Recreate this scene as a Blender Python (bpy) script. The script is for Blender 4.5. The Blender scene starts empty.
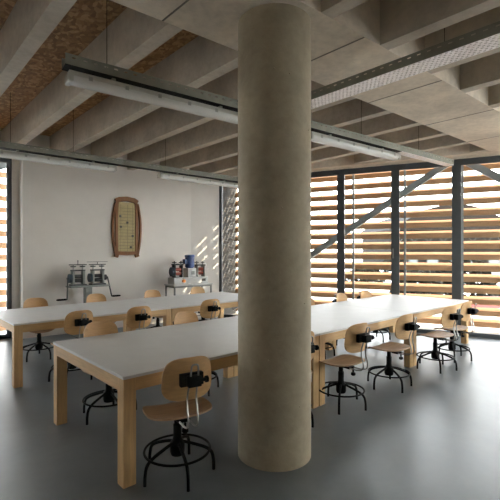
import bpy, bmesh, math, random
from mathutils import Vector, Matrix
random.seed(7)
PI = math.pi
sc = bpy.context.scene
COL = sc.collection

# ------------------------------------------------------------------ camera
cam_d = bpy.data.cameras.new('camera')
cam = bpy.data.objects.new('camera', cam_d); COL.objects.link(cam)
cam.location = (0, 0, 1.57)
cam.rotation_euler = (PI/2, 0, math.radians(-43))
cam_d.sensor_width = 36; cam_d.lens = 401/500*36
cam_d.shift_y = 0.007
cam_d.clip_end = 500
sc.camera = cam

# ------------------------------------------------------------------ sky
w = bpy.data.worlds.new('world'); sc.world = w; w.use_nodes = True
bg = w.node_tree.nodes['Background']
nt = w.node_tree
tc = nt.nodes.new('ShaderNodeTexCoord'); sx = nt.nodes.new('ShaderNodeSeparateXYZ'); rp = nt.nodes.new('ShaderNodeValToRGB')
nt.links.new(tc.outputs['Generated'], sx.inputs[0]); nt.links.new(sx.outputs['Z'], rp.inputs['Fac'])
rp.color_ramp.elements[0].position = 0.0; rp.color_ramp.elements[0].color = (1.0, 0.98, 0.95, 1)      # pale bright horizon
rp.color_ramp.elements[1].position = 0.75; rp.color_ramp.elements[1].color = (0.30, 0.37, 0.46, 1)    # darker, bluer overhead
nt.links.new(rp.outputs['Color'], bg.inputs['Color'])
bg.inputs['Strength'].default_value = 10.0

# ------------------------------------------------------------------ sun (low, grazing the timber facade)
FU = Vector((-0.374, 0.928, 0)).normalized()      # along the facade, towards the far corner
FN = Vector((0.928, 0.374, 0)).normalized()       # out of the facade
sd = FU*4.5 - FN*1.0 - Vector((0, 0, 1))*1.3
sun_d = bpy.data.lights.new('sun', 'SUN'); sun_d.energy = 16; sun_d.angle = math.radians(0.2)
sun_d.color = (1.0, 0.84, 0.64)
sun = bpy.data.objects.new('sun', sun_d); COL.objects.link(sun)
sun.rotation_euler = sd.to_track_quat('-Z', 'Y').to_euler()

# ------------------------------------------------------------------ exposure
sc.view_settings.view_transform = 'Standard'
sc.view_settings.look = 'None'
sc.view_settings.gamma = 1
sc.view_settings.use_curve_mapping = False
sc.view_settings.exposure = 0.98
sc.cycles.max_bounces = 10; sc.cycles.diffuse_bounces = 7; sc.cycles.transparent_max_bounces = 16
sc.cycles.use_denoising = True; sc.cycles.caustics_reflective = False; sc.cycles.caustics_refractive = False
sc.cycles.sample_clamp_indirect = 8

# ------------------------------------------------------------------ materials
def new_mat(name):
    m = bpy.data.materials.new(name); m.use_nodes = True
    nt = m.node_tree; b = nt.nodes['Principled BSDF']
    return m, nt, b
def coords(nt, scale=(1,1,1), rot=(0,0,0)):
    tc = nt.nodes.new('ShaderNodeTexCoord'); mp = nt.nodes.new('ShaderNodeMapping')
    mp.inputs['Scale'].default_value = scale; mp.inputs['Rotation'].default_value = rot
    nt.links.new(tc.outputs['Object'], mp.inputs['Vector']); return mp.outputs['Vector']
def noise(nt, vec, scale, detail=4, rough=0.55, dist=0.0):
    n = nt.nodes.new('ShaderNodeTexNoise'); n.inputs['Scale'].default_value = scale
    n.inputs['Detail'].default_value = detail; n.inputs['Roughness'].default_value = rough
    n.inputs['Distortion'].default_value = dist
    nt.links.new(vec, n.inputs['Vector']); return n.outputs['Fac']
def ramp(nt, fac, stops):
    r = nt.nodes.new('ShaderNodeValToRGB'); e = r.color_ramp.elements
    while len(e) < len(stops): e.new(0.5)
    for i, (p, c) in enumerate(stops): e[i].position = p; e[i].color = (*c, 1)
    nt.links.new(fac, r.inputs['Fac']); return r.outputs['Color']
def mixc(nt, a, b, fac, mode='MIX'):
    n = nt.nodes.new('ShaderNodeMix'); n.data_type = 'RGBA'; n.blend_type = mode
    if isinstance(fac, float): n.inputs[0].default_value = fac
    else: nt.links.new(fac, n.inputs[0])
    nt.links.new(a, n.inputs[6]); nt.links.new(b, n.inputs[7]); return n.outputs[2]
def bump(nt, b, fac, strength, dist=0.01):
    n = nt.nodes.new('ShaderNodeBump'); n.inputs['Strength'].default_value = strength
    n.inputs['Distance'].default_value = dist
    nt.links.new(fac, n.inputs['Height']); nt.links.new(n.outputs['Normal'], b.inputs['Normal'])
def plain(name, col, rough=0.5, metal=0.0, vary=0.12, scale=8):
    m, nt, b = new_mat(name)
    f = noise(nt, coords(nt), scale)
    lo = tuple(c*(1-vary) for c in col); hi = tuple(min(1, c*(1+vary)) for c in col)
    nt.links.new(ramp(nt, f, [(0.3, lo), (0.7, hi)]), b.inputs['Base Color'])
    b.inputs['Roughness'].default_value = rough; b.inputs['Metallic'].default_value = metal
    return m
def concrete(name, col, vary=0.22):
    m, nt, b = new_mat(name)
    v = coords(nt)
    f1 = noise(nt, v, 1.3, 6, 0.6, 0.3); f2 = noise(nt, v, 14, 5, 0.65)
    c1 = ramp(nt, f1, [(0.3, tuple(c*(1-vary) for c in col)), (0.7, tuple(c*(1+vary) for c in col))])
    c2 = ramp(nt, f2, [(0.25, (0.72,0.72,0.72)), (0.6, (1,1,1))])
    nt.links.new(mixc(nt, c1, c2, 0.6, 'MULTIPLY'), b.inputs['Base Color'])
    b.inputs['Roughness'].default_value = 0.75; bump(nt, b, f2, 0.15); return m
def wood(name, col, axis='X', rough=0.5, contrast=0.28, scale=1.0, knots=False):
    m, nt, b = new_mat(name)
    s = {'X': (1.2,14,14), 'Y': (14,1.2,14), 'Z': (14,14,1.2)}[axis]
    v = coords(nt, tuple(q*scale for q in s))
    f = noise(nt, v, 2.2, 6, 0.6, 0.8)
    c = ramp(nt, f, [(0.28, tuple(q*(1-contrast) for q in col)), (0.72, tuple(min(1,q*(1+contrast*0.6)) for q in col))])
    if knots:
        vo = nt.nodes.new('ShaderNodeTexVoronoi'); vo.inputs['Scale'].default_value = 4.0
        nt.links.new(coords(nt, tuple(0.35 if q < 5 else 1.3 for q in s)), vo.inputs['Vector'])
        k = ramp(nt, vo.outputs['Distance'], [(0.05, (0.5,0.36,0.25)), (0.1, (1,1,1))])
        c = mixc(nt, c, k, 1.0, 'MULTIPLY')
    nt.links.new(c, b.inputs['Base Color']); b.inputs['Roughness'].default_value = rough
    return m

M = {}
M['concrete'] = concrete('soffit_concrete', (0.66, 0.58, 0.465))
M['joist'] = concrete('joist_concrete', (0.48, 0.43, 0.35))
M['column'] = concrete('column_concrete', (0.41, 0.355, 0.25), 0.14)
# oriented strand board
m, nt, b = new_mat('strand_board')
v = coords(nt, (1,1,1))
vo = nt.nodes.new('ShaderNodeTexVoronoi'); vo.inputs['Scale'].default_value = 26
mp2 = coords(nt, (1.25, 0.8, 1), (0,0,0.5))
f0 = nt.nodes.new('ShaderNodeTexNoise'); f0.inputs['Scale'].default_value = 5; nt.links.new(v, f0.inputs['Vector'])
nt.links.new(mixc(nt, mp2, f0.outputs['Color'], 0.1), vo.inputs['Vector'])
sep = nt.nodes.new('ShaderNodeSeparateColor'); nt.links.new(vo.outputs['Color'], sep.inputs['Color'])
nt.links.new(ramp(nt, sep.outputs['Red'], [(0.0,(0.20,0.098,0.034)),(0.6,(0.32,0.168,0.06)),(1.0,(0.48,0.29,0.125))]), b.inputs['Base Color'])
b.inputs['Roughness'].default_value = 0.7; M['osb'] = m
# polished concrete floor
m, nt, b = new_mat('polished_floor')
v = coords(nt)
f1 = noise(nt, v, 0.7, 6, 0.6, 0.6); f2 = noise(nt, v, 6, 6, 0.7); f3 = noise(nt, v, 60, 3)
c1 = ramp(nt, f1, [(0.3,(0.125,0.147,0.155)),(0.7,(0.19,0.216,0.226))])
c2 = ramp(nt, f2, [(0.3,(0.8,0.8,0.8)),(0.65,(1,1,1))])
nt.links.new(mixc(nt, c1, c2, 0.7, 'MULTIPLY'), b.inputs['Base Color'])
rr = nt.nodes.new('ShaderNodeMapRange'); rr.inputs['To Min'].default_value = 0.26; rr.inputs['To Max'].default_value = 0.42
nt.links.new(f2, rr.inputs['Value']); nt.links.new(rr.outputs['Result'], b.inputs['Roughness'])
b.inputs['Specular IOR Level'].default_value = 0.8
bump(nt, b, f2, 0.06, 0.01); M['floor'] = m
M['white_wall'] = plain('white_paint', (0.73, 0.70, 0.655), 0.7, 0, 0.03, 3)
M['grey_wall'] = plain('grey_paint', (0.46, 0.455, 0.44), 0.7, 0, 0.06, 3)
M['cavity'] = plain('dark_grey_cladding', (0.085, 0.085, 0.082), 0.8, 0, 0.08, 3)
M['joint'] = plain('joint_dark_concrete', (0.2, 0.18, 0.15), 0.9, 0, 0.1)
M['tabletop'] = plain('white_laminate', (0.66, 0.66, 0.64), 0.48, 0, 0.03, 5)
M['pine_x'] = wood('pine_rail', (0.60, 0.385, 0.175), 'X', 0.5, 0.22, 1, True)
M['pine_y'] = wood('pine_end_rail', (0.60, 0.385, 0.175), 'Y', 0.5, 0.22, 1, True)
M['pine_z'] = wood('pine_leg', (0.60, 0.385, 0.175), 'Z', 0.5, 0.22, 1, True)
M['ply_seat'] = wood('seat_plywood', (0.44, 0.285, 0.16), 'X', 0.5, 0.2, 1.2)
M['ply_back'] = wood('back_plywood', (0.54, 0.325, 0.14), 'X', 0.5, 0.16, 1.2)
M['black'] = plain('black_steel', (0.009, 0.010, 0.010), 0.5, 0, 0.2)
M['chrome'] = plain('chrome', (0.32, 0.32, 0.305), 0.3, 1.0, 0.03)
M['zinc'] = plain('zinc_plated_sheet', (0.88, 0.89, 0.91), 0.42, 0.3, 0.12, 25)
M['tray'] = plain('tray_steel', (0.24, 0.245, 0.205), 0.55, 0.2, 0.1, 10)
M['housing'] = plain('light_housing', (0.42, 0.42, 0.38), 0.5, 0, 0.05)
M['tube'] = plain('lamp_tube', (0.85, 0.85, 0.80), 0.35, 0, 0.02)
M['frame'] = plain('dark_window_steel', (0.055, 0.062, 0.066), 0.45, 0.2, 0.12)
M['brace'] = plain('brace_steel', (0.30, 0.33, 0.345), 0.55, 0.2, 0.1)
M['louver'] = wood('louver_timber', (0.50, 0.298, 0.17), 'X', 0.8, 0.2, 0.6)
M['trophy_wood'] = wood('varnished_wood', (0.21, 0.082, 0.020), 'Z', 0.6, 0.3, 1)
M['trophy_panel'] = plain('aged_paper', (0.44, 0.365, 0.18), 0.7, 0, 0.15, 12)
M['trophy_line'] = plain('faded_ink_line', (0.19, 0.16, 0.09), 0.7, 0, 0.1, 12)
M['mill_grey'] = plain('mill_grey_metal', (0.17, 0.18, 0.165), 0.45, 0.3, 0.1)
M['mill_dark'] = plain('mill_dark_metal', (0.022, 0.024, 0.024), 0.4, 0.4, 0.15)
M['mill_blue'] = plain('mill_blue_paint', (0.012, 0.035, 0.055), 0.4, 0, 0.1)
M['motor_blue'] = plain('motor_blue_paint', (0.03, 0.07, 0.22), 0.4, 0, 0.1)
M['mill_red'] = plain('mill_red_copper', (0.24, 0.05, 0.03), 0.35, 0.2, 0.1)
M['orange'] = plain('orange_plastic', (0.9, 0.28, 0.03), 0.4, 0, 0.05)
M['box_grey'] = plain('machine_grey_paint', (0.48, 0.49, 0.48), 0.45, 0, 0.05)
M['ground'] = plain('pale_gravel', (0.78, 0.75, 0.71), 0.9, 0, 0.2, 0.4)
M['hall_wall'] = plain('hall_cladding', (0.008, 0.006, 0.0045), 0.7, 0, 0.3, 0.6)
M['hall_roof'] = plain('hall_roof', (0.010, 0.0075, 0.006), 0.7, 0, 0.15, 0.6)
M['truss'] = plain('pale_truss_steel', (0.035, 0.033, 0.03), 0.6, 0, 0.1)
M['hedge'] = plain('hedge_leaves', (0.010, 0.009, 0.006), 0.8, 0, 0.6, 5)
M['red_car'] = plain('red_barrier_paint', (0.14, 0.015, 0.015), 0.5, 0, 0.1)
# clear glazing: mostly see-through, a mirror reflection that grows at grazing angles
for q in ('black','louver','hall_wall','hall_roof','truss','hedge','cavity'):
    M[q].node_tree.nodes['Principled BSDF'].inputs['Specular IOR Level'].default_value = 0.05
m, nt, b = new_mat('clear_glass'); nt.nodes.remove(b)
out = nt.nodes['Material Output']; tr = nt.nodes.new('ShaderNodeBsdfTransparent'); gl = nt.nodes.new('ShaderNodeBsdfGlossy')
tr.inputs['Color'].default_value = (0.965, 0.98, 0.975, 1); gl.inputs['Roughness'].default_value = 0.02
ge = nt.nodes.new('ShaderNodeNewGeometry'); dt = nt.nodes.new('ShaderNodeVectorMath'); dt.operation = 'DOT_PRODUCT'
nt.links.new(ge.outputs['Normal'], dt.inputs[0]); nt.links.new(ge.outputs['Incoming'], dt.inputs[1])
def mth(op, a, b_):
    n = nt.nodes.new('ShaderNodeMath'); n.operation = op
    for i, q in enumerate((a, b_)):
        if isinstance(q, (int, float)): n.inputs[i].default_value = q
        else: nt.links.new(q, n.inputs[i])
    return n.outputs[0]
fr = mth('ADD', 0.02, mth('MULTIPLY', 0.98, mth('POWER', mth('SUBTRACT', 1.0, mth('ABSOLUTE', dt.outputs['Value'], 0.0)), 5.0)))   # Schlick, same on both faces
mx = nt.nodes.new('ShaderNodeMixShader')
nt.links.new(fr, mx.inputs[0]); nt.links.new(tr.outputs[0], mx.inputs[1]); nt.links.new(gl.outputs[0], mx.inputs[2])
nt.links.new(mx.outputs[0], out.inputs['Surface']); M['glass'] = m
# clear ribbed plastic cover of the light fittings
m, nt, b = new_mat('clear_light_cover'); nt.nodes.remove(b)
out = nt.nodes['Material Output']; tr = nt.nodes.new('ShaderNodeBsdfTransparent')
df = nt.nodes.new('ShaderNodeBsdfPrincipled'); df.inputs['Base Color'].default_value = (0.86,0.87,0.85,1); df.inputs['Roughness'].default_value = 0.2
mx = nt.nodes.new('ShaderNodeMixShader'); mx.inputs[0].default_value = 0.65
nt.links.new(tr.outputs[0], mx.inputs[1]); nt.links.new(df.outputs[0], mx.inputs[2]); nt.links.new(mx.outputs[0], out.inputs['Surface'])
M['cover'] = m

# ------------------------------------------------------------------ mesh helpers
def box(bm, x0, x1, y0, y1, z0, z1, bev=0.0):
    vs = [bm.verts.new(p) for p in ((x0,y0,z0),(x1,y0,z0),(x1,y1,z0),(x0,y1,z0),(x0,y0,z1),(x1,y0,z1),(x1,y1,z1),(x0,y1,z1))]
    fs = [bm.faces.new([vs[i] for i in q]) for q in ((3,2,1,0),(4,5,6,7),(0,1,5,4),(1,2,6,5),(2,3,7,6),(3,0,4,7))]
    if bev:
        es = list({e for f in fs for e in f.edges})
        bmesh.ops.bevel(bm, geom=es, offset=bev, segments=2, affect='EDGES', profile=0.5)
    return vs
def prism(bm, pts, z0, z1):
    """polygon in XY (counter-clockwise) extruded from z0 to z1"""
    a = [bm.verts.new((x,y,z0)) for x,y in pts]; c = [bm.verts.new((x,y,z1)) for x,y in pts]; n = len(pts)
    bm.faces.new(a[::-1]); bm.faces.new(c)
    for i in range(n): bm.faces.new((a[i], a[(i+1)%n], c[(i+1)%n], c[i]))
def sweep_profile(bm, prof, p0, p1, side, up):
    """closed profile [(s,u)...] swept straight from p0 to p1"""
    A = [bm.verts.new(p0 + side*s + up*q) for s,q in prof]; B = [bm.verts.new(p1 + side*s + up*q) for s,q in prof]; n = len(prof)
    bm.faces.new(A[::-1]); bm.faces.new(B)
    for i in range(n): bm.faces.new((A[i], A[(i+1)%n], B[(i+1)%n], B[i]))
def spline(pts, k=6, closed=False):
    P = [Vector(p) for p in pts]; n = len(P); out = []
    segs = n if closed else n-1
    for i in range(segs):
        if closed: a,b_,c,d = P[(i-1)%n],P[i],P[(i+1)%n],P[(i+2)%n]
        else: a,b_,c,d = P[max(i-1,0)],P[i],P[i+1],P[min(i+2,n-1)]
        for j in range(k):
            t = j/k
            out.append(0.5*((2*b_)+(c-a)*t+(2*a-5*b_+4*c-d)*t*t+(3*b_-a-3*c+d)*t**3))
    if not closed: out.append(P[-1])
    return out
def tube(bm, pts, r, n=8, closed=False):
    pts = [Vector(p) for p in pts]; N = len(pts); rings = []
    nrm = None
    for i, p in enumerate(pts):
        if closed: t = (pts[(i+1)%N]-pts[(i-1)%N]).normalized()
        else: t = (pts[min(i+1,N-1)]-pts[max(i-1,0)]).normalized()
        if nrm is None:
            nrm = t.orthogonal().normalized() if not closed else t.cross(Vector((0,0,1))).normalized()
        else:
            nrm = (nrm - t*nrm.dot(t)).normalized()
        bn = t.cross(nrm)
        rr = r[i] if isinstance(r, (list, tuple)) else r
        rings.append([bm.verts.new(p + (nrm*math.cos(a)+bn*math.sin(a))*rr) for a in (2*PI*j/n for j in range(n))])
    for i in range(N if closed else N-1):
        A, B = rings[i], rings[(i+1)%N]
        for j in range(n): bm.faces.new((A[j], A[(j+1)%n], B[(j+1)%n], B[j]))
    if not closed:
        bm.faces.new(rings[0][::-1]); bm.faces.new(rings[-1])
def lathe(bm, prof, n=24, c=(0,0)):
    """profile [(r,z)...] spun round a vertical axis, capped at both ends"""
    R = [[bm.verts.new((c[0]+r*math.cos(2*PI*j/n), c[1]+r*math.sin(2*PI*j/n), z)) for j in range(n)] for r,z in prof]
    for A, B in zip(R, R[1:]):
        for j in range(n): bm.faces.new((A[j], A[(j+1)%n], B[(j+1)%n], B[j]))
    bm.faces.new(R[0][::-1]); bm.faces.new(R[-1])
def cyl(bm, p0, p1, r, n=16):
    tube(bm, [p0, p1], r, n)
def obj(name, bm, mat, parent=None, loc=None, rotz=None, smooth=False):
    bmesh.ops.recalc_face_normals(bm, faces=bm.faces)
    me = bpy.data.meshes.new(name); bm.to_mesh(me); bm.free()
    me.materials.append(mat)
    if smooth:
        for p in me.polygons: p.use_smooth = True
        me.set_sharp_from_angle(angle=math.radians(smooth if smooth is not True else 40))
    o = bpy.data.objects.new(name, me); COL.objects.link(o)
    if parent: o.parent = parent
    if loc: o.location = loc
    if rotz is not None: o.rotation_euler = (0,0,rotz)
    return o
def tag(o, label, cat, group=None, kind=None):
    o['label'] = label; o['category'] = cat
    if group: o['group'] = group
    if kind: o['kind'] = kind
    return o
def thing(name, label, cat, loc=(0,0,0), rotz=0.0, group=None, kind=None):
    o = bpy.data.objects.new(name, None); COL.objects.link(o)
    o.empty_display_size = 0.1
    o.location = loc; o.rotation_euler = (0,0,rotz)
    return tag(o, label, cat, group, kind)
def copy_tree(o, parent=None):
    c = o.copy(); COL.objects.link(c)
    if parent: c.parent = parent
    for ch in list(o.children): copy_tree(ch, c)
    return c
def struct(name, bm, mat, label, cat, smooth=False, loc=None, rotz=None):
    return tag(obj(name, bm, mat, None, loc, rotz, smooth), label, cat, None, 'structure')
B = bmesh.new

# ------------------------------------------------------------------ the setting
ZS, ZD = 3.37, 3.81                   # soffit of beams and joists / underside of the deck
def wall_y(x): return 8.25 - 0.08*(x-2.0)          # white wall
def glass_x(y): return 9.323 - 0.403*y             # right glazing line
G0 = Vector((8.42, 2.24, 0))
def gp(t, wd, z=0.0): return G0 + FU*t + FN*wd + Vector((0,0,z))
T_END, T_START = 5.94, -4.785
pe, ps = gp(T_END, 0), gp(T_START, 0)

bm = B(); prism(bm, [(-3,-2.6),(10.45,-2.6),(ps.x+0.1,ps.y),(pe.x+0.1,pe.y+0.1),(5.5,8.15),(1.97,8.6),(-3,8.6)], -0.12, 0)
struct('floor', bm, M['floor'], 'grey polished concrete floor with blurred window reflections', 'floor')
bm = B(); prism(bm, [(-3.2,-2.8),(10.75,-2.8),(ps.x+0.3,ps.y),(pe.x+0.3,pe.y+0.25),(5.6,8.4),(1.97,8.7),(-3.2,8.7)], ZD, ZD+0.1)
struct('ceiling', bm, M['osb'], 'brown strand board deck above the concrete joists', 'ceiling')
# main beam (flat band) carried by the column
def bl(x): return 2.85-0.072*x
def br(x): return 2.02-0.078*x
XB = 8.2
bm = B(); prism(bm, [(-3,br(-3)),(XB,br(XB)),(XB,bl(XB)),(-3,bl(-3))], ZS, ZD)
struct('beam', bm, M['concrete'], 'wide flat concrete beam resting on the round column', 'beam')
beam_o = bpy.data.objects['beam']
for x in (0.28, 1.62, 2.97, 4.30, 5.64, 6.98):     # formwork joints, thin strips of darker concrete
    bm = B(); box(bm, x-0.007, x+0.007, br(x)+0.003, bl(x)-0.003, ZS-0.003, ZS); obj('formwork_joint', bm, M['joint'], beam_o)
# edge beam along the glazing
bm = B()
a0, a1 = gp(T_START, -0.5), gp(T_START, 0.31); b1, b0 = gp(T_END, 0.31), gp(T_END, -0.35)
prism(bm, [(a0.x,a0.y),(a1.x,a1.y),(b1.x,b1.y),(b0.x,b0.y)], ZS+0.002, ZD)
struct('beam_edge', bm, M['concrete'], 'concrete edge beam above the glazed wall on the right', 'beam')
# joists
k = 0
JX = [0.98+0.757*i for i in range(-3, 13)]
for i, x in enumerate(JX):
    hw = 0.065
    y1 = wall_y(x)+0.05 if x > 1.97 else 8.455
    y1 = min(y1, (9.323-0.5-x)/0.403) if x > 5.5 else y1
    if y1 - bl(x) > 0.2:
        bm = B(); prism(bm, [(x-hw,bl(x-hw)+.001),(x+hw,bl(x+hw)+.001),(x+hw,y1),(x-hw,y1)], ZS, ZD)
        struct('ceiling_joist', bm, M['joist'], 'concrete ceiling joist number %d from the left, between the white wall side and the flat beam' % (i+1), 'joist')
    y0 = -2.595
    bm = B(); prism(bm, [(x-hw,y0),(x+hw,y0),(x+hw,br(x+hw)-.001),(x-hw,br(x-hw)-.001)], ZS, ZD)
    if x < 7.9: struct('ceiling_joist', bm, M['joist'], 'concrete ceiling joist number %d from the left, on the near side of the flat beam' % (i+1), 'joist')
    else: bm.free()
# column
bm = B(); lathe(bm, [(0.287,0.0),(0.287,ZS)], 64)
for ang, z in ((3.9,2.9),(4.3,2.87),(5.0,2.5),(4.1,1.9),(4.8,1.2),(5.35,2.2),(3.75,0.8),(4.6,0.45)):     # air bubbles and small lumps
    cx_, cy_ = 0.287*math.cos(ang), 0.287*math.sin(ang)
    bmesh.ops.create_icosphere(bm, subdivisions=1, radius=0.006, matrix=Matrix.Translation((cx_,cy_,z)))
struct('column', bm, M['column'], 'thick round bare concrete column standing in the foreground', 'column', 40, (2.30,2.185,0))
# walls
bm = B(); prism(bm, [(1.97,wall_y(1.97)),(5.51,wall_y(5.51)),(5.55,wall_y(5.51)+0.25),(1.97,8.75)], 0, ZD)
struct('wall_back', bm, M['white_wall'], 'white painted back wall with a wooden board hung on it', 'wall')
bm = B(); prism(bm, [(5.511,wall_y(5.51)),(pe.x-0.02,pe.y-0.02),(pe.x+0.05,pe.y+0.35),(5.555,wall_y(5.51)+0.3)], 0, ZD)
struct('wall_corner', bm, M['white_wall'], 'narrow pale return wall beside the corner window', 'wall')
bm = B(); box(bm, -3.2,-3.0,-2.8,9.2,0,ZD); struct('wall_left', bm, M['white_wall'], 'plain white wall to the left, outside the picture', 'wall')
bm = B(); box(bm, -3.2,5.22,-2.8,-2.6,0,ZD); struct('wall_front', bm, M['white_wall'], 'plain white wall behind the viewpoint', 'wall')

# glazing: one window per bay, each with frame and pane
def bay(idx, origin, du, dn, t0, t1, label, handle=False):
    root = thing('window_%d' % idx, label, 'window', origin, 0, None, 'structure')
    up = Vector((0,0,1))
    def slab(bm, ta, tb, wa, wb, za, zb):
        pts = [du*t+dn*w_ for t,w_ in ((ta,wa),(tb,wa),(tb,wb),(ta,wb))]
        prism(bm, [(p.x,p.y) for p in pts], za, zb)
    fw, fd = 0.078, 0.032
    bm = B()
    slab(bm, t0, t0+fw, -fd, fd, 0.0, ZS); slab(bm, t1-fw, t1, -fd, fd, 0.0, ZS)
    slab(bm, t0+fw, t1-fw, -fd, fd, 0.0, 0.075); slab(bm, t0+fw, t1-fw, -fd, fd, ZS-0.115, ZS)
    fr_ = obj('window_frame', bm, M['frame'], root)
    bm = B(); slab(bm, t0+fw, t1-fw, -0.005, 0.005, 0.075, ZS-0.115)
    obj('pane', bm, M['glass'], root)
    if handle:
        bm = B(); slab(bm, t0+0.03, t0+0.055, -fd-0.012, -fd, 1.47, 1.67); slab(bm, t0+0.032, t0+0.052, -fd-0.035, -fd-0.012, 1.5, 1.64)
        obj('window_handle', bm, M['chrome'], fr_)
    return root
ts = [T_END] + [0.74+1.105*q for q in range(4, -6, -1)]
wnames = ['narrow window bay at the far right-hand corner', 'window bay just left behind the column', 'window bay mostly hidden behind the column',
          'tall window bay immediately right of the column', 'tall window bay with rising steel brace behind it', 'tall window bay behind the far end of the table',
          'tall window bay at the right edge of the picture', 'window bay outside the picture, first on the right', 'window bay outside the picture, second on the right',
          'window bay outside the picture, third on the right']
for q in range(len(ts)-1):
    bay(q+1, G0, FU, FN, ts[q+1], ts[q], wnames[q], handle=q in (3, 5, 7))
LO = Vector((1.97, 8.53, 0)); LU = Vector((-1,0,0)); LN = Vector((0,1,0))
for q in range(4):
    bay(len(ts)+q, LO, LU, LN, q*1.105+0.12, (q+1)*1.105+0.12, ['tall window bay at the left edge of the picture', 'window bay outside the picture, first on the left',
        'window bay outside the picture, second on the left', 'window bay outside the picture, third on the left'][q])
for q in range(4):  # unseen rear windows, added to let in fill daylight
    bay(len(ts)+4+q, Vector((5.22,-2.7,0)), Vector((1,0,0)), Vector((0,-1,0)), q*1.295, (q+1)*1.295, 'unseen window bay added for daylight behind the viewpoint, number %d from the corner' % (4-q))
bm = B(); box(bm, 1.85,1.969,8.45,8.65,0,ZD); struct('trim_1', bm, M['white_wall'], 'pale jamb between the back wall and the left window', 'jamb')

bm = B(); box(bm, -3.0,1.969,8.46,8.62,ZS+0.002,ZD); struct('trim_2', bm, M['concrete'], 'concrete lintel above the left window', 'lintel')
bm = B(); box(bm, 5.22,10.4,-2.8,-2.61,ZS+0.002,ZD); struct('trim_3', bm, M['concrete'], 'concrete lintel above the added windows behind the viewpoint', 'lintel')
# timber louver screens outside the glass
SL_P, SL_Z0 = 0.231, 0.05
def louver_screen(origin, du, dn, t0, t1, wd, posts, label, tilt=math.radians(26)):
    root = thing('louver_screen', label, 'louvers', origin)
    hh, dd = 0.112, 0.12
    prof = []
    for s, q in ((0,0),(dd,0),(dd,hh),(0,hh)):
        prof.append((s*math.cos(tilt), s*math.sin(tilt)+q))
    L = (t1-t0)
    ang = math.atan2(du.y, du.x)
    for q in range(16):
        z = SL_Z0 + q*SL_P
        bm = B()
        # slat modelled along its own X so that the grain follows it
        lside = Vector((0, 1, 0)) if du.cross(dn).z > 0 else Vector((0,-1,0))
        sweep_profile(bm, prof, Vector((0,0,0)), Vector((L,0,0)), lside, Vector((0,0,1)))
        p = du*t0 + dn*wd
        obj('slat', bm, M['louver'], root, (p.x, p.y, z), ang)
    for t in posts:
        bm = B(); pts = [du*a+dn*c for a,c in ((t-0.022,wd-0.08),(t+0.022,wd-0.08),(t+0.022,wd-0.035),(t-0.022,wd-0.035))]
        prism(bm, [(p.x,p.y) for p in pts], -0.1, ZD)
        obj('post', bm, M['brace'], root)
    return root
louver_screen(G0, FU, FN, -6.2, 5.93, 0.84, [0.60+1.117*q for q in range(-5,5)], 'horizontal timber louvers outside the glazed wall on the right')
louver_screen(LO, LU, LN, 0.0, 4.9, 0.5, [0.9+1.1*q for q in range(4)], 'horizontal timber louvers outside the left-hand window', math.radians(6))
# cavity end wall and floor ledge, canopy over the cavity
bm = B(); pts = [gp(T_END+0.0,0.06), gp(T_END+0.0,0.98), gp(T_END+0.2,0.98), gp(T_END+0.2,0.06)]
prism(bm, [(p.x,p.y) for p in pts], -0.1, ZD+0.1)
struct('wall_cavity', bm, M['cavity'], 'grey end wall between glass and louvers, striped with sunlight', 'wall')
bm = B(); pts = [gp(-6.2,0.06), gp(-6.2,0.9), gp(T_END,0.9), gp(T_END,0.06)]
prism(bm, [(p.x,p.y) for p in pts], -0.12, -0.02)
struct('ledge', bm, M['concrete'], 'concrete ledge between the glass and the timber louvers', 'ledge')
bm = B(); pts = [gp(-6.2,0.36), gp(-6.2,1.0), gp(T_END,1.0), gp(T_END,0.36)]
prism(bm, [(p.x,p.y) for p in pts], ZD-0.06, ZD+0.1)
struct('canopy', bm, M['concrete'], 'concrete roof edge above the timber louvers', 'roof edge')
bm = B(); box(bm, 11.2,11.6,-15,-3.2,-0.5,9.0)  # unseen wall, added to keep direct sun out of the rear windows
struct('wall_sun_block', bm, M['white_wall'], 'unseen white wall added outside to block the sun, behind the viewpoint', 'wall')
# diagonal steel braces in the cavity
def brace(ta, za, tb, zb, label, wd=0.43):
    bm = B(); p0, p1 = gp(ta, wd, za), gp(tb, wd, zb)
    d = (p1-p0).normalized(); side = FN; up = side.cross(d).normalized()
    sweep_profile(bm, [(-0.05,-0.065),(0.05,-0.065),(0.05,0.065),(-0.05,0.065)], p0, p1, side, up)
    tag(obj('steel_brace', bm, M['brace']), label, 'brace', 'diagonal steel braces')
sl = (3.313-1.535)/(3.735-1.023)
brace(5.8, 1.535-sl*(5.8-3.735), 0.75, 3.49, 'grey steel brace rising to the right outside the glass')
brace(0.65, 3.47, -3.6, 0.62, 'grey steel brace slanting down at the top right corner')
bm = B(); sweep_profile(bm, [(-0.05,-0.07),(0.05,-0.07),(0.05,0.07),(-0.05,0.07)], Vector((1.95,8.8,3.35)), Vector((-1.5,8.8,1.4)), Vector((0,1,0)), Vector((0,0,1)))
tag(obj('steel_brace', bm, M['brace']), 'dark steel brace at the top of the left window', 'brace', 'diagonal steel braces')

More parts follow.
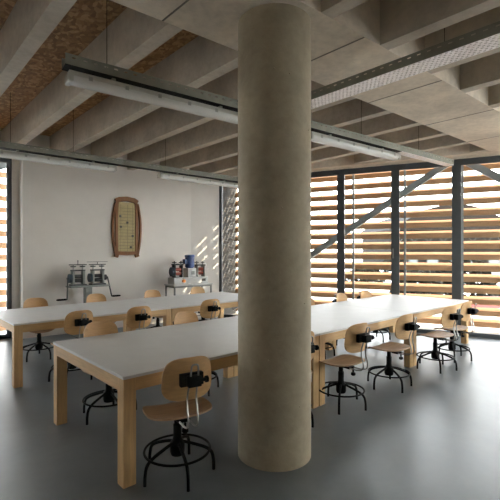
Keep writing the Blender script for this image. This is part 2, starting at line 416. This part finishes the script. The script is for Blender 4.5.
# ------------------------------------------------------------------ work tables
def make_table(label, loc, group):
    L, W_, H_ = 2.126, 1.45, 0.75
    t = thing('work_table', label, 'table', loc, 0, group)
    bm = B(); box(bm, 0, L, 0, W_, H_-0.022, H_, 0.003); obj('tabletop', bm, M['tabletop'], t)
    lg = 0.092; z1 = H_-0.0225
    for x in (0.004, L-lg-0.004):
        for y in (0.006, W_-lg-0.006):
            bm = B(); box(bm, x, x+lg, y, y+lg, 0, z1, 0.003); obj('leg', bm, M['pine_z'], t)
    za = z1-0.09
    for y in (0.008, W_-0.038):
        bm = B(); box(bm, 0.004+lg, L-lg-0.004, y, y+0.03, za, z1, 0.002); obj('apron', bm, M['pine_x'], t)
    for x in (0.006, L-0.036):
        bm = B(); box(bm, x, x+0.03, 0.006+lg, W_-lg-0.006, za, z1, 0.002); obj('apron', bm, M['pine_y'], t)
    return t
tb = make_table('white-topped pine table nearest the viewer, left of the column', (1.20,2.52,0), 'work tables in the front row')
TL = 2.131
def table_copy(label, loc, group):
    c = copy_tree(tb); c.location = loc; c['label'] = label; c['group'] = group
table_copy('middle white-topped pine table of the front row, running behind the column', (1.20+TL,2.52,0), 'work tables in the front row')
table_copy('white-topped pine table at the window end of the front row', (1.20+2*TL,2.52,0), 'work tables in the front row')
table_copy('white-topped pine table at the left end of the back row', (1.17,5.28,0), 'work tables in the back row')
table_copy('white-topped pine table of the back row nearer the windows', (1.17+TL,5.28,0), 'work tables in the back row')

# ------------------------------------------------------------------ chairs
def shell(bm, a, b_, n, fn, th_vec, rings=7, seg=44):
    """rounded-rectangle sheet (superellipse a x b_, exponent n) bent by fn(x,y)->Vector, thickness th_vec"""
    top, bot = [], []
    for lst, off in ((top, Vector((0,0,0))), (bot, th_vec)):
        lst.append([bm.verts.new(fn(0,0)+off)])
        for r in range(1, rings+1):
            s = r/rings; ring = []
            for j in range(seg):
                an = 2*PI*j/seg; c, s_ = math.cos(an), math.sin(an)
                x = a*s*math.copysign(abs(c)**(2/n), c); y = b_*s*math.copysign(abs(s_)**(2/n), s_)
                ring.append(bm.verts.new(fn(x,y)+off))
            lst.append(ring)
    for lst in (top, bot):
        for j in range(seg): bm.faces.new((lst[0][0], lst[1][j], lst[1][(j+1)%seg]))
        for r in range(1, rings):
            for j in range(seg): bm.faces.new((lst[r][j], lst[r+1][j], lst[r+1][(j+1)%seg], lst[r][(j+1)%seg]))
    for j in range(seg): bm.faces.new((top[-1][j], bot[-1][j], bot[-1][(j+1)%seg], top[-1][(j+1)%seg]))
def make_chair():
    t = thing('work_chair', '', 'chair')
    # seat: faces +Y
    def fs(x, y):
        wide = 1.0 - 0.10*max(0,(y-0.02)/0.2)
        z = 0.453 - 0.035*max(0,(y-0.08)/0.13)**2 + 0.018*max(0,(-y-0.08)/0.13)**2 + 0.016*(x/0.22)**2
        return Vector((x*wide, y+0.01, z))
    bm = B(); shell(bm, 0.238, 0.212, 3.0, fs, Vector((0,0,-0.012))); obj('seat', bm, M['ply_seat'], t, smooth=50)
    def fb(x, q):
        y = -0.232 + 0.045*(x/0.175)**2 - 0.10*(q+0.02)
        return Vector((x*(1-0.06*q/0.145), y, 0.735+q))
    bm = B(); shell(bm, 0.176, 0.145, 3.4, fb, Vector((0,-0.011,0))); back = obj('backrest', bm, M['ply_back'], t, smooth=50)
    # clamp block behind the backrest
    bm = B(); box(bm, -0.08,0.08,-0.29,-0.25,0.70,0.782,0.004); box(bm, -0.045,0.045,-0.342,-0.29,0.705,0.775,0.006)
    cyl(bm, (0.042,-0.315,0.74), (0.085,-0.315,0.74), 0.012, 10); cyl(bm, (0.08,-0.315,0.74), (0.098,-0.315,0.74), 0.022, 12)
    obj('clamp', bm, M['black'], t, smooth=35)
    # bent chrome rod: one closed hairpin from under the seat up to a loop above the clamp
    half = [(-0.05,0.418),(-0.16,0.415),(-0.245,0.418),(-0.292,0.44),(-0.300,0.49),(-0.282,0.56),(-0.276,0.62),(-0.292,0.68),(-0.318,0.75),(-0.330,0.82)]
    pts = [(-0.034+0.012*max(0,(i-5)/5), y, z) for i,(y,z) in enumerate(half)]
    top = [(-0.016,-0.334,0.848),(0.016,-0.334,0.848)]
    path = pts + top + [(-x,y,z) for x,y,z in pts[::-1]]
    bm = B(); tube(bm, spline(path, 5), 0.0065, 8); obj('back_rod', bm, M['chrome'], t, smooth=True)
    # mechanism under the seat with knob
    bm = B(); box(bm, -0.07,0.07,-0.09,0.09,0.418,0.446,0.004); box(bm, -0.045,0.045,-0.14,-0.06,0.405,0.425,0.003); obj('seat_plate', bm, M['black'], t)
    bm = B(); lathe(bm, [(0.008,0.41),(0.008,0.375),(0.022,0.37),(0.024,0.35),(0.016,0.342)], 12, (0.0,-0.155)); obj('knob', bm, M['black'], t, smooth=35)
    # pedestal
    bm = B(); lathe(bm, [(0.045,0.13),(0.052,0.15),(0.052,0.215),(0.034,0.24),(0.030,0.26),(0.030,0.345),(0.024,0.35),(0.022,0.42)], 20); obj('pedestal', bm, M['black'], t, smooth=35)
    bm = B(); tube(bm, [(0.232*math.cos(a),0.232*math.sin(a),0.165) for a in (2*PI*j/48 for j in range(48))], 0.0085, 8, True); obj('foot_ring', bm, M['black'], t, smooth=True)
    for j in range(5):
        a = 2*PI*j/5 + 0.35; c, s = math.cos(a), math.sin(a)
        prof = [(0.035,0.22),(0.12,0.195),(0.20,0.165),(0.243,0.13),(0.258,0.07),(0.260,0.0)]
        bm = B(); tube(bm, spline([(r*c,r*s,z) for r,z in prof], 5), 0.0115, 8); obj('leg', bm, M['black'], t, smooth=True)
    return t
CH = make_chair(); used = [False]
def chair(x, y, facing, label, group, spin=None):
    c = copy_tree(CH) if used[0] else CH
    used[0] = True
    c.location = (x, y, 0); c.rotation_euler = (0,0,math.radians(facing-90))
    c['label'] = label; c['group'] = group
    spin = random.uniform(-30, 30) if spin is None else spin          # the star base turns freely under the seat
    for ch in c.children:
        if ch.name.split('.')[0] == 'leg': ch.rotation_euler = (0, 0, math.radians(spin))
G = ['chairs along the near side of the front table', 'chairs along the far side of the front table', 'chairs along the near side of the back table', 'chairs along the far side of the back table']
chair(1.585,2.465,77, 'plywood swivel chair closest to the viewer, its full back turned to us', G[0], 30)
chair(2.80,2.51,82, 'plywood swivel chair almost entirely hidden behind the concrete column', G[0])
chair(3.53,2.40,85, 'plywood swivel chair right of the column, first fully seen on that side', G[0])
chair(4.46,2.36,86, 'plywood swivel chair second to the right of the column', G[0])
chair(5.61,2.29,81, 'plywood swivel chair third to the right of the column', G[0], -11)
chair(6.31,2.33,87, 'plywood swivel chair furthest right, at the window end of the table', G[0])
chair(1.66,3.80,268, 'plywood chair across the front table from the nearest chair, at its left end', G[1])
chair(2.70,3.80,272, 'plywood chair on far side of the front table, just left of the column', G[1])
chair(4.96,3.80,268, 'plywood chair on far side of the front table, peeking from behind the column', G[1])
chair(5.92,3.80,272, 'plywood chair on far side of the front table, before the first window mullion', G[1])
chair(6.68,3.80,266, 'plywood chair on far side of the front table, nearest the windows', G[1])
chair(1.80,5.20,94, 'plywood chair with back to us at the left end of the back table', G[2])
chair(2.54,5.06,88, 'plywood chair with back to us in the middle of the back table', G[2])
chair(3.74,5.08,86, 'plywood chair with back to us at the back table, near the column', G[2])
chair(4.86,5.30,92, 'plywood chair at the back table with only its seat showing beside the column', G[2])
chair(1.80,6.60,268, 'plywood chair on the wall side of the back table, leftmost', G[3])
chair(2.76,6.60,272, 'plywood chair on the wall side of the back table, before the hand mills', G[3])
chair(3.82,6.60,270, 'plywood chair on the wall side of the back table, below the wooden board', G[3])
chair(4.86,6.60,269, 'plywood chair on the wall side of the back table, before the steel bench', G[3])

# ------------------------------------------------------------------ cable trays with strip lights
def make_tray(name, label, p0, p1, wd, hangers, wy=0.0, open_from=0.0):
    """U-shaped tray from p0 to p1; local X runs along it"""
    p0, p1 = Vector(p0), Vector(p1); L = (p1-p0).length; ang = math.atan2(p1.y-p0.y, p1.x-p0.x)
    t = thing(name, label, 'cable tray', p0, ang)
    h = 0.085; th = 0.003
    bm = B()
    for y0 in (-wd/2, wd/2-th):           # side walls: rails with a row of slots between
        box(bm, 0, L, y0, y0+th, 0, h*0.62); box(bm, 0, L, y0, y0+th, h*0.74, h)
        x = 0.0
        while x < L: box(bm, x, min(x+0.05, L), y0, y0+th, h*0.62, h*0.74); x += 0.08
    for y0 in (-wd/2+th, wd/2-0.015-th): box(bm, 0, L, y0, y0+0.015, h-0.003, h)
    obj('tray_side', bm, M['tray'], t)
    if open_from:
        bm = B(); box(bm, 0, open_from, -wd/2, wd/2, -0.003, 0); obj('shade_bottom', bm, M['black'], t)  # black strip paints in the shade on the underside above the lights
    bm = B(); rows = 7 if wd > 0.15 else 5; st = wd/rows
    for r in range(rows+1):
        y = -wd/2 + r*st; box(bm, open_from, L, max(y-st*0.31,-wd/2), min(y+st*0.31,wd/2), -0.003, 0)
    for r in range(rows):
        y = -wd/2 + (r+0.5)*st; x = open_from+0.02*(r%2)
        while x < L-0.02:
            box(bm, x, x+0.02, y-st*0.2, y+st*0.2, -0.003, 0); x += 0.042
    obj('perforated_bottom', bm, M['zinc'], t)
    for hx in hangers:
        bm = B(); cyl(bm, (hx,wy,h*0.2), (hx,wy,ZD-p0.z), 0.003, 6)
        box(bm, hx-0.02, hx+0.02, -wd/2+0.004, wd/2-0.004, h*0.2, h*0.28)
        obj('hanger_wire', bm, M['black'], t)
    return t
def make_light(label, loc, rotz, group):
    L = 1.74
    t = thing('strip_light', label, 'strip light', loc, rotz, group)
    bm = B()
    P = [(-0.055,0.085),(-0.068,0.055),(-0.068,0.045),(0.068,0.045),(0.068,0.055),(0.055,0.085)]
    sweep_profile(bm, P, Vector((0,0,0)), Vector((L,0,0)), Vector((0,1,0)), Vector((0,0,1)))
    hs = obj('housing', bm, M['housing'], t)
    bm = B(); P = [(0.064,0.044),(0.064,0.022),(0.05,0.004),(0.025,-0.006),(-0.025,-0.006),(-0.05,0.004),(-0.064,0.022),(-0.064,0.044)]
    sweep_profile(bm, P, Vector((0.012,0,0)), Vector((L-0.012,0,0)), Vector((0,1,0)), Vector((0,0,1))); obj('cover', bm, M['cover'], t, smooth=50)
    for y in (-0.028,0.028):
        bm = B(); cyl(bm, (0.09,y,0.02), (L-0.09,y,0.02), 0.013, 10); obj('lamp_tube', bm, M['tube'], t, smooth=50)
    for x in (0.0, L-0.02):
        bm = B(); box(bm, x-0.012, x+0.032, -0.07,0.07,-0.002,0.07,0.012); obj('end_cap', bm, M['housing'], t)
    for q in range(6):
        x = 0.14+q*0.29
        for y in (-0.072,0.066):
            bm = B(); box(bm, x, x+0.03, y, y+0.006, 0.03,0.062); obj('clip', bm, M['chrome'], t)
    for x in (0.35, L-0.35):
        bm = B(); box(bm, x-0.015, x+0.015, -0.03,0.03,0.085,0.115); obj('bracket', bm, M['tray'], t)
    return t
ZT = 3.015
def t2(x): return 3.25-0.115*(x-1.07)
def t1(x): return 6.35-0.06*(x-1.25)
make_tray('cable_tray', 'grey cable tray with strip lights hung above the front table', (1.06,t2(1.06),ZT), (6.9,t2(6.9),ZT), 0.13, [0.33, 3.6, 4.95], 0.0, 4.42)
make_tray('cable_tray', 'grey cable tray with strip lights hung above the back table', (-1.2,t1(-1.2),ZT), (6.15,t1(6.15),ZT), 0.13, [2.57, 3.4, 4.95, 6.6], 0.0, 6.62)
make_tray('cable_tray', 'shiny perforated cable tray running towards us at upper right', (3.28,2.93,ZT+0.09), (3.28,-2.0,ZT+0.09), 0.21, [1.63, 3.2], 0.085)
def light_at(proto, x, f, label, group):
    o = make_light(label, (0,0,0), 0, group) if proto is None else copy_tree(proto)
    sl_ = (f(x+1)-f(x))
    o.location = (x, f(x), ZT-0.118); o.rotation_euler = (0,0,math.atan(sl_)); o['label'] = label; o['group'] = group
    return o
LG1, LG2 = 'strip lights above the front table', 'strip lights above the back table'
pl = light_at(None, 1.09, t2, 'strip light above the front table, left of the column', LG1)
light_at(pl, 3.68, t2, 'strip light above the front table, right of the column', LG1)
light_at(pl, 1.10, t1, 'strip light above the back table, at upper left before the white wall', LG2)
light_at(pl, 3.62, t1, 'strip light above the back table, just left of the column', LG2)

# ------------------------------------------------------------------ wooden board on the white wall
WA = math.atan(-0.08)
cx_ = 3.922
t = thing('framed_board', 'barrel-shaped varnished wooden frame with yellowed lined panel hung on the white wall', 'wall board', (cx_, wall_y(cx_)-0.002, 2.115), WA)
def strip(bm, pts, wd, y0, y1):
    """flat strip following (x,z) pts in the wall plane"""
    L_, R_ = [], []
    n = len(pts)
    for i in range(n):
        a = Vector(pts[max(i-1,0)]); c = Vector(pts[min(i+1,n-1)]); d = (c-a).normalized(); nn = Vector((-d.y,d.x)); p = Vector(pts[i])
        L_.append(p+nn*wd/2); R_.append(p-nn*wd/2)
    def vv(p, y): return bm.verts.new((p.x,y,p.y))
    q = [(vv(l,y0),vv(r,y0),vv(r,y1),vv(l,y1)) for l,r in zip(L_,R_)]
    for A,C in zip(q,q[1:]):
        for j in range(4): bm.faces.new((A[j],A[(j+1)%4],C[(j+1)%4],C[j]))
    bm.faces.new(q[0][::-1]); bm.faces.new(q[-1])
bm = B(); box(bm, -0.19,0.19,-0.022,-0.002,-0.53,0.55); pan = obj('panel', bm, M['trophy_panel'], t)
bm = B()
for i in range(15):
    z = 0.42-i*0.066; box(bm, -0.165,0.165,-0.0245,-0.0215,z-0.004,z+0.004)
for x in (-0.13, 0.02, 0.13): box(bm, x-0.003,x+0.003,-0.0245,-0.0215,-0.52,0.50)
obj('ruled_line', bm, M['trophy_line'], pan)
for (x,z) in ((-0.14,0.245),(0.015,0.115),(-0.125,0.02),(0.13,-0.17),(0.09,-0.41)):
    bm = B(); box(bm, x-0.022,x+0.022,-0.04,-0.0215,z-0.02,z+0.024,0.006); obj('peg', bm, M['mill_dark'], pan)
for s in (-1,1):
    bm = B(); strip(bm, [(s*0.215,-0.56),(s*0.222,-0.2),(s*0.222,0.2),(s*0.205,0.57)], 0.056, -0.045, -0.002); obj('stile', bm, M['trophy_wood'], t)
    bow = spline([(s*0.235,-0.60,0),(s*0.285,-0.33,0),(s*0.305,-0.02,0),(s*0.292,0.22,0),(s*0.262,0.40,0),(s*0.235,0.53,0)], 6)
    bm = B(); strip(bm, [(p.x,p.y) for p in bow], 0.036, -0.06, -0.002); obj('bowed_rail', bm, M['trophy_wood'], t)
    bm = B(); strip(bm, [(s*0.235,-0.62),(s*0.205,-0.53)], 0.08, -0.06, -0.002); obj('foot', bm, M['trophy_wood'], t)
bm = B(); strip(bm, [(-0.235,0.555),(-0.16,0.60),(0,0.62),(0.16,0.60),(0.235,0.555)], 0.10, -0.05, -0.002); obj('top_rail', bm, M['trophy_wood'], t)
bm = B(); strip(bm, [(-0.22,-0.535),(0,-0.545),(0.22,-0.535)], 0.075, -0.05, -0.002); obj('bottom_rail', bm, M['trophy_wood'], t)
bm = B(); tube(bm, [(0.262+0.028*math.cos(a),-0.03,0.535+0.028*math.sin(a)) for a in (2*PI*j/16 for j in range(16))], 0.006, 6, True); obj('hook', bm, M['mill_dark'], t)

# ------------------------------------------------------------------ hand rolling mills on a pedestal stand
SX, SY = 2.96, 7.72
t = thing('pedestal_stand', 'grey steel pedestal stand carrying two hand mills by the wall', 'stand', (SX,SY,0), 0)
bm = B(); box(bm, -0.24,0.24,-0.2,0.2,0,0.02,0.004); obj('base_plate', bm, M['mill_grey'], t)
bm = B(); box(bm, -0.062,0.062,-0.06,0.06,0.02,0.935,0.004); obj('post', bm, M['mill_grey'], t)
bm = B(); box(bm, -0.36,0.36,-0.15,0.15,0.935,0.965,0.004)
prism(bm, [(-0.02,-0.05),(0.02,-0.05),(0.02,0.05),(-0.02,0.05)], 0.90, 0.935)
obj('top_plate', bm, M['mill_grey'], t)
def hand_mill(label, loc, side):
    t = thing('rolling_mill', label, 'rolling mill', loc, 0, 'hand rolling mills on the stand')
    for x in (-0.115, 0.075):
        bm = B(); box(bm, x, x+0.04, -0.06,0.06,0.0,0.275,0.006); obj('side_frame', bm, M['mill_grey'], t)
    bm = B(); box(bm, -0.14,0.14,-0.08,0.08,0.0,0.03,0.004); obj('base', bm, M['mill_dark'], t)
    for z in (0.095,0.175):
        bm = B(); cyl(bm, (-0.076,0,z), (0.076,0,z), 0.036, 18); obj('roller', bm, M['mill_dark'], t, smooth=40)
    bm = B(); box(bm, -0.12,0.12,-0.06,0.06,0.275,0.30,0.004); obj('cross_bar', bm, M['mill_dark'], t)
    for x in (-0.085,0.085):
        bm = B(); cyl(bm, (x,0,0.30), (x,0,0.385), 0.014, 10); obj('screw', bm, M['chrome'], t)
        bm = B(); lathe(bm, [(0.02,0.345),(0.05,0.35),(0.05,0.37),(0.02,0.372)], 16, (x,0)); obj('gear', bm, M['mill_dark'], t, smooth=35)
    bm = B(); box(bm, -0.16,0.16,-0.02,0.02,0.385,0.402,0.004); obj('handle_bar', bm, M['mill_dark'], t)
    if side > 0:
        bm = B(); cyl(bm, (0,0,0.402), (0,0,0.44), 0.006, 8); box(bm, -0.2,0.2,-0.012,0.012,0.44,0.448); obj('pressure_bar', bm, M['mill_dark'], t)
    else:
        bm = B(); cyl(bm, (0,0,0.402), (0,0,0.46), 0.007, 8); bmesh.ops.create_icosphere(bm, subdivisions=1, radius=0.014, matrix=Matrix.Translation((0,0,0.465))); obj('spindle', bm, M['mill_dark'], t)
    bm = B(); cyl(bm, (-0.165,0,0.14), (-0.116,0,0.14), 0.085, 22); obj('gear_cover', bm, M['mill_blue'], t, smooth=40)
    s = side
    xa = 0.19 if s > 0 else -0.19
    bm = B(); cyl(bm, (0.1*s,0,0.14), (xa+0.012*s,0,0.14), 0.014, 10)
    if s > 0: cyl(bm, (0.125,0,0.14), (0.172,0,0.14), 0.055, 20)
    obj('axle', bm, M['mill_dark'], t, smooth=40)
    bm = B(); sweep_profile(bm, [(-0.008,-0.014),(0.008,-0.014),(0.008,0.014),(-0.008,0.014)], Vector((xa,-0.02,0.155)), Vector((xa+0.045*s,-0.12,-0.235)), Vector((1,0,0)), Vector((0,1,0)))
    cr = obj('crank_arm', bm, M['mill_dark'], t)
    bm = B(); tube(bm, [(xa+0.04*s,-0.118,-0.228),(xa+0.07*s,-0.118,-0.23),(xa+0.20*s,-0.118,-0.23),(xa+0.225*s,-0.118,-0.23)], [0.01,0.018,0.018,0.012], 10); obj('crank_grip', bm, M['black'], cr, smooth=40)
hand_mill('hand rolling mill on the left of the pedestal stand, crank to the left', (SX-0.185,SY,0.965), -1)
hand_mill('hand rolling mill on the right of the pedestal stand, crank to the right', (SX+0.185,SY,0.965), 1)

# ------------------------------------------------------------------ steel bench with powered mill
BX, BY = 5.07, 7.42
t = thing('steel_bench', 'light steel bench with thin legs by the corner of the white wall', 'bench', (BX,BY,0), WA)
bm = B(); box(bm, -0.49,0.49,-0.22,0.22,0.875,0.905,0.003); obj('bench_top', bm, M['box_grey'], t)
for x in (-0.47,0.44):
    for y in (-0.21,0.18):
        bm = B(); box(bm, x,x+0.03,y,y+0.03,0,0.875,0.002); obj('leg', bm, M['mill_grey'], t)
for y in (-0.205,0.185):
    bm = B(); box(bm, -0.44,0.44,y,y+0.02,0.84,0.874); obj('bench_rail', bm, M['mill_grey'], t)
    bm = B(); box(bm, -0.44,0.44,y,y+0.02,0.2,0.215); obj('foot_rail', bm, M['mill_grey'], t)
for x in (-0.465,0.445):
    bm = B(); box(bm, x,x+0.02,-0.18,0.18,0.84,0.874); obj('bench_rail', bm, M['mill_grey'], t)
t = thing('powered_rolling_mill', 'motor-driven double rolling mill with blue motor on the steel bench', 'rolling mill', (BX,BY,0.905), WA)
bm = B(); box(bm, -0.44,0.40,-0.15,0.15,0.0,0.145,0.008); bs = obj('base_box', bm, M['box_grey'], t)
bm = B(); cyl(bm, (-0.22,-0.15,0.075), (-0.22,-0.185,0.075), 0.035, 14); obj('stop_button', bm, M['orange'], bs, smooth=40)
bm = B(); box(bm, 0.24,0.34,-0.154,-0.149,0.05,0.11); obj('name_plate', bm, M['mill_dark'], bs)
bm = B(); box(bm, -0.085,0.13,-0.11,0.11,0.145,0.345,0.01); gb = obj('gearbox', bm, M['box_grey'], t)
bm = B(); box(bm, 0.0,0.08,-0.114,-0.109,0.2,0.28); obj('plate', bm, M['mill_grey'], gb)
bm = B(); prof = [(0.075,0.345),(0.085,0.36)]
for q in range(7): prof += [(0.108,0.37+q*0.03),(0.108,0.385+q*0.03),(0.098,0.386+q*0.03),(0.098,0.399+q*0.03)]
prof += [(0.112,0.582),(0.112,0.625),(0.09,0.64)]
lathe(bm, prof, 24, (0.02,0)); mt = obj('motor', bm, M['motor_blue'], t, smooth=35)
bm = B(); box(bm, -0.13,-0.08,-0.05,0.05,0.44,0.54,0.006); obj('terminal_box', bm, M['motor_blue'], mt)
for cx, big in ((-0.28,1),(0.28,0)):
    for x in (-0.105,0.07):
        bm = B(); box(bm, cx+x,cx+x+0.035,-0.06,0.06,0.145,0.39+0.02*big,0.006); obj('side_frame', bm, M['mill_dark' if big else 'mill_grey'], t)
    for z in (0.225,0.315):
        bm = B(); cyl(bm, (cx-0.07,0,z), (cx+0.07,0,z), 0.04, 18); obj('roller', bm, M['mill_red'], t, smooth=40)
    bm = B(); box(bm, cx-0.12,cx+0.12,-0.06,0.06,0.39+0.02*big,0.42+0.02*big,0.004); obj('cross_bar', bm, M['mill_dark'], t)
    for x in (-0.08,0.08):
        bm = B(); lathe(bm, [(0.012,0.42+0.02*big),(0.012,0.455),(0.05,0.458),(0.05,0.478),(0.015,0.48),(0.012,0.50)], 16, (cx+x,0)); obj('gear', bm, M['mill_dark'], t, smooth=35)
bm = B(); cyl(bm, (-0.44,0,0.27), (-0.385,0,0.27), 0.10, 22); obj('gear_cover', bm, M['mill_blue'], t, smooth=40)

# ------------------------------------------------------------------ outside
bm = B(); prism(bm, [(-120,-120),(160,-120),(160,160),(-120,160)], -0.5, -0.4)
struct('ground', bm, M['ground'], 'pale open ground outside the building', 'ground')
# arched hall far off to the right
FWD = Vector((math.cos(math.radians(47)), math.sin(math.radians(47)),0)); RT = Vector((FWD.y,-FWD.x,0))
def far(d, lat): return FWD*d + RT*lat
D = 42.0
c = far(D, 21.3); hang = math.atan2(RT.y, RT.x)
t = thing('arched_hall', 'dark hall with a low arched roof seen through the louvers at right', 'building', (c.x,c.y,-0.4), hang)
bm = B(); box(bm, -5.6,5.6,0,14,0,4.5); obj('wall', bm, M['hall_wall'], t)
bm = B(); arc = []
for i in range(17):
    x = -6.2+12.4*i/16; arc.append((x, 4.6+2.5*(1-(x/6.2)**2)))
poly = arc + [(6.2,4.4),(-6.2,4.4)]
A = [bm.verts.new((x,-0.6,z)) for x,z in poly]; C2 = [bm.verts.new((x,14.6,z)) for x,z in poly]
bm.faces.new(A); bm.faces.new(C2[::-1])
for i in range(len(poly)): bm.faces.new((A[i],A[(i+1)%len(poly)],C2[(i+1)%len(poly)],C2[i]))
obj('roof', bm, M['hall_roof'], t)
bm = B(); x = -6.0
cyl(bm, (-6,-0.9,3.1),(6,-0.9,3.1),0.07,6); cyl(bm, (-6,-0.9,4.0),(6,-0.9,4.0),0.07,6)
while x < 5.5:
    cyl(bm, (x,-0.9,3.1),(x+0.75,-0.9,4.0),0.05,6); cyl(bm, (x+0.75,-0.9,4.0),(x+1.5,-0.9,3.1),0.05,6); x += 1.5
obj('truss', bm, M['truss'], t)
for i in range(5):
    x = -5.0+i*2.15; bm = B(); box(bm, x,x+1.3,-0.05,0.02,0.7,2.1); f = obj('window', bm, M['truss'], t)
    bm = B(); box(bm, x+0.1,x+1.2,-0.08,-0.05,0.8,2.0); obj('pane', bm, M['frame'], f)
# hedges and bushes in front of the hall
def bush(p, rx, ry, rz, label, ang):
    bm = B()
    for i in range(260):
        a = random.uniform(0,2*PI); u = random.random()**0.5; z = random.random()
        r = u*(1-0.6*z*z)
        m_ = Matrix.Translation((rx*r*math.cos(a), ry*r*math.sin(a), rz*z)) @ Matrix.Rotation(random.uniform(0,6),4,'Z') @ Matrix.Rotation(random.uniform(0,3),4,'X')
        bmesh.ops.create_icosphere(bm, subdivisions=1, radius=random.uniform(0.1,0.22), matrix=m_ @ Matrix.Diagonal((1,0.8,0.35,1)))
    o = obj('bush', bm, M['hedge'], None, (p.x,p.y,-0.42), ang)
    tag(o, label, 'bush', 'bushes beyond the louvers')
for i,(d,lat,rx,rz) in enumerate(((30,11.0,2.2,1.5),(27,13.2,1.8,1.2),(31,16.5,2.4,1.7),(28,8.0,1.6,1.0),(14.5,6.1,1.1,1.35),(15.5,8.3,1.5,1.45))):
    bush(far(d,lat), rx, 1.0, rz, ['bushy hedge behind the louvers, below the truss end', 'low bush behind the louvers at the window end of the table',
         'bushy hedge behind the louvers at the far right edge', 'low dark bush behind the louvers right of the rising brace',
         'nearer dark shrub behind the louvers beyond the last two chairs', 'nearer dark shrub behind the louvers at the right edge, behind the red barrier'][i], hang)
c = far(12.6, 7.6)
t = thing('road_barrier', 'low red barrier on the ground outside at lower right', 'barrier', (c.x,c.y,-0.4), hang)
bm = B(); box(bm, -0.9,0.9,-0.03,0.03,0.25,0.62,0.01); obj('rail', bm, M['red_car'], t)
for x in (-0.7,0.7):
    bm = B(); box(bm, x-0.03,x+0.03,-0.025,0.025,0,0.25); obj('post', bm, M['brace'], t)
